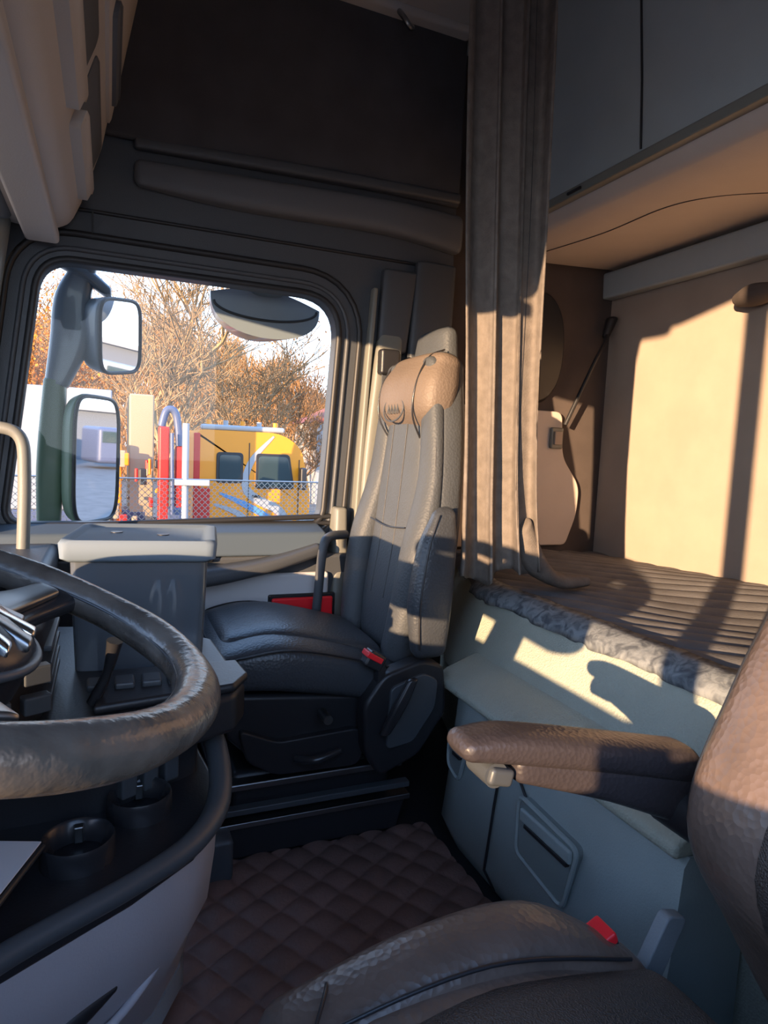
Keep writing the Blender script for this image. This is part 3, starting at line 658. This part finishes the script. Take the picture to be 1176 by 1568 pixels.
tr2=root('loader_crane_truck')
box('red_column',(.74,11,-2.0),(.90,11.3,.20),M_redp,tr2,.03)
box('red_column_b',(1.0,11.1,-2.2),(1.12,11.3,-.1),M_redp,tr2,.03)
tube('crane_boom',[(.78,11.1,.2),(.86,11.1,.46),(1.0,11.1,.40),(1.06,11.1,-.1)],.06,M_stl,tr2)
box('crane_base',(.86,11.0,-1.6),(1.10,11.3,-1.1),M_stl,tr2,.04)
tube('hydraulic_ram',[(.95,10.95,-1.2),(.93,10.95,.1)],.03,M_stl,tr2,n=8)
box('body_panel',(.31,11.6,-1.4),(.70,13,.72),M_cream,tr2,.03)
box('yellow_frame',(.0,11.45,-2.0),(.75,11.59,-1.5),M_yel,tr2,.04)
box('white_panel',(-1.9,11.6,-1.2),(.05,12.3,.75),M_wp,tr2,.03)
box('dark_chassis',(-1.8,11.6,-2.3),(.6,12.3,-1.2),M_stl,tr2,.03)
box('yellow_post',(.06,11.4,-2.0),(.2,11.58,-.1),M_yel,tr2,.03)
rd=random.Random(5)
for k in range(22):
    xx=rd.uniform(.0,.75);zz=rd.uniform(-1.8,-.4)
    box('detail_%d'%k,(xx,11.33,zz),(xx+rd.uniform(.04,.13),11.42,zz+rd.uniform(.05,.28)),[M_black,M_redp,M_yel,M_cream,M_black,M_stl][k%6],tr2,.02)
tube('wheel_a',[(.25,11.5,-2.1),(.25,11.9,-2.1)],.42,M_rubber,tr2,n=24,smooth=False)
tube('wheel_b',[(1.3,11.5,-2.1),(1.3,11.9,-2.1)],.42,M_rubber,tr2,n=24,smooth=False)
fc=root('chain_link_fence')
V=[];Fc=[]
def wire(a,b,r=.004):
    a=Vector(a);b=Vector(b);d=(b-a).normalized();n_=Vector((0,1,0));s=d.cross(n_).normalized()*r
    i=len(V);V.extend([a-s,a+s,b+s,b-s,]);Fc.append((i,i+1,i+2,i+3))
zt=-.52
for k in range(-20,100):
    x=-1.2+.08*k
    wire((x,9,-2.5),(x+(zt+2.5),9,zt));wire((x,9,-2.5),(x-(zt+2.5),9,zt))
mk('mesh_wires',V,Fc,M_metal,fc,False)
for x in(-1.4,.94,3.4,5.8):
    tube('post',[(x,9.02,-2.5),(x,9.02,-.45 if x!=.94 else .22)],.035 if x!=.94 else .045,M_wp,fc,n=12)
tube('top_rail',[(-2,9,zt),(6.5,9,zt)],.012,M_metal,fc,n=8)
box('sign_bar',(.80,8.95,-.60),(1.25,8.99,-.52),M_wp,fc,.01)
hs=root('house')
box('walls',(8.2,27,-2.5),(12,31,1.0),M_wp,hs,0)
prism('roof',[(8.0,1.0),(12.2,1.0),(10.1,2.0)],'y',26.8,31.2,mat('roof_tile',(.30,.09,.06),.8),hs,0)
box('house_window',(8.6,26.97,-.2),(9.2,27,.5),M_dg,hs,0)
wh=root('warehouse')
box('long_hall',(40,0,-2.5),(50,60,.6),mat('hall_wall',(.12,.14,.18),.7),wh,0)
box('hall_roof',(39.5,-.5,.6),(50.5,60.5,.9),M_wp,wh,0)
pt=root('parked_trucks')
for k in range(7):
    yy=8+4.2*k
    box('cab_%d'%k,(32,yy,-2.2),(34.2,yy+2.4,-.3),[M_stl,M_wp,M_stl,M_stl,M_yel,M_wp,M_stl][k],pt,.2)
    box('windscreen_%d'%k,(31.97,yy+.2,-1.1),(32.05,yy+2.2,-.5),M_dg,pt,.05)
# trees
def tree(name,base,h,r0_,depth,mb,seed,spread=.5,nch=(2,4),leaf=None,leafn=0,ls=1.,rmin=.008):
    rnd=random.Random(seed);V=[];Fc=[];tips=[]
    def seg(a,b,ra,rb):
        d=(b-a).normalized();s=d.cross(Vector((.3,.9,.2))).normalized();t=d.cross(s);i=len(V)
        for q,rr in((a,ra),(b,rb)):
            for k in range(4):
                an=k*math.pi/2;V.append(q+(s*math.cos(an)+t*math.sin(an))*rr)
        for k in range(4):Fc.append((i+k,i+(k+1)%4,i+4+(k+1)%4,i+4+k))
    def grow(p,d,L,r,lv):
        steps=3
        for s in range(steps):
            d2=(d+Vector((rnd.uniform(-1,1),rnd.uniform(-1,1),rnd.uniform(-.4,.7)))*.16).normalized()
            q=p+d2*L/steps;rb=max(r*(.86),rmin)
            seg(p,q,r,rb);p=q;d=d2;r=rb
            if lv<depth and s<steps-1+ (lv>0):
                for _ in range(rnd.randint(*nch) if lv>0 else rnd.randint(1,3)):
                    if rnd.random()<.62:
                        sd_=Vector((rnd.uniform(-1,1),rnd.uniform(-1,1),rnd.uniform(-.15,.8))).normalized()
                        grow(p,(d*(1-spread)+sd_*spread*1.25).normalized(),L*rnd.uniform(.5,.75),r*.55,lv+1)
        if lv<depth:
            for _ in range(2):
                sd_=Vector((rnd.uniform(-1,1),rnd.uniform(-1,1),rnd.uniform(0,1))).normalized()
                grow(p,(d*(1-spread)+sd_*spread).normalized(),L*.7,r*.8,lv+1)
        else:tips.append(p)
    grow(Vector(base),Vector((0,0,1)),h,r0_,0)
    rt=root(name);mk('branches',V,Fc,mb,rt,False)
    if leaf:
        V2=[];F2=[]
        for _ in range(leafn):
            p=rnd.choice(tips)+Vector((rnd.gauss(0,.22),rnd.gauss(0,.22),rnd.gauss(0,.2)))*ls
            a=Vector((rnd.uniform(-1,1),rnd.uniform(-1,1),rnd.uniform(-1,1))).normalized();b=a.cross(Vector((rnd.random(),rnd.random(),1))).normalized()
            s=rnd.uniform(.03,.065)*ls;i=len(V2);V2.extend([p-a*s,p+b*s*.6,p+a*s,p-b*s*.6]);F2.append((i,i+1,i+2,i+3))
        mk('leaves',V2,F2,leaf,rt,False)
    return len(Fc)
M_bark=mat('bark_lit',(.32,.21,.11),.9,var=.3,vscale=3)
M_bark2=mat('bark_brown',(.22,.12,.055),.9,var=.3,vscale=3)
M_leaf=mat('autumn_leaf',(.65,.23,.025),.7,var=.4,vscale=4)
M_leaf2=mat('russet_leaf',(.36,.175,.06),.8,var=.4,vscale=3)
nf=[]
nf.append(tree('bare_tree',(1.65,20,-2.5),3.6,.17,4,M_bark,3,.55,(1,3),None,0,1.,.012))
nf.append(tree('bare_tree',(4.4,24,-2.5),2.9,.13,4,M_bark,11,.5,(1,3),M_leaf2,1500,1.,.012))
nf.append(tree('bare_tree',(7.3,27,-2.5),2.2,.12,4,M_bark2,12,.5,(1,3),M_leaf2,900,1.,.012))
nf.append(tree('bare_tree',(2.9,29,-2.5),4.0,.18,4,M_bark,33,.55,(1,3),M_leaf2,1800,1.,.014))
nf.append(tree('autumn_tree',(-1.55,14.3,-2.5),1.95,.08,4,M_bark2,5,.5,(1,3),M_leaf,7500,.75,.005))
nf.append(tree('bare_tree',(0.2,26,-2.5),3.4,.14,4,M_bark,21,.55,(1,3),M_leaf2,3000,1.,.012))
print('TREE FACES',nf)
V=[];Fc=[];rnd=random.Random(99)
for i in range(44000):
    x=rnd.uniform(-8,14.5);y=rnd.uniform(39,44)
    top=6.0+.7*math.sin(x*.7)+.5*math.sin(x*1.9+1)-.62*max(0,x-7)
    z=-2.5+(top+2.5)*rnd.random()**.95;L=rnd.uniform(.4,1.3);a=rnd.gauss(0,.4)
    d=Vector((math.sin(a),rnd.uniform(-.3,.3),math.cos(a)))*L;wv=rnd.uniform(.014,.036);p=Vector((x,y,z));i0=len(V)
    V.extend([p-Vector((wv,0,0)),p+Vector((wv,0,0)),p+d]);Fc.append((i0,i0+1,i0+2))
mk('thicket',V,Fc,M_leaf2,None,False)
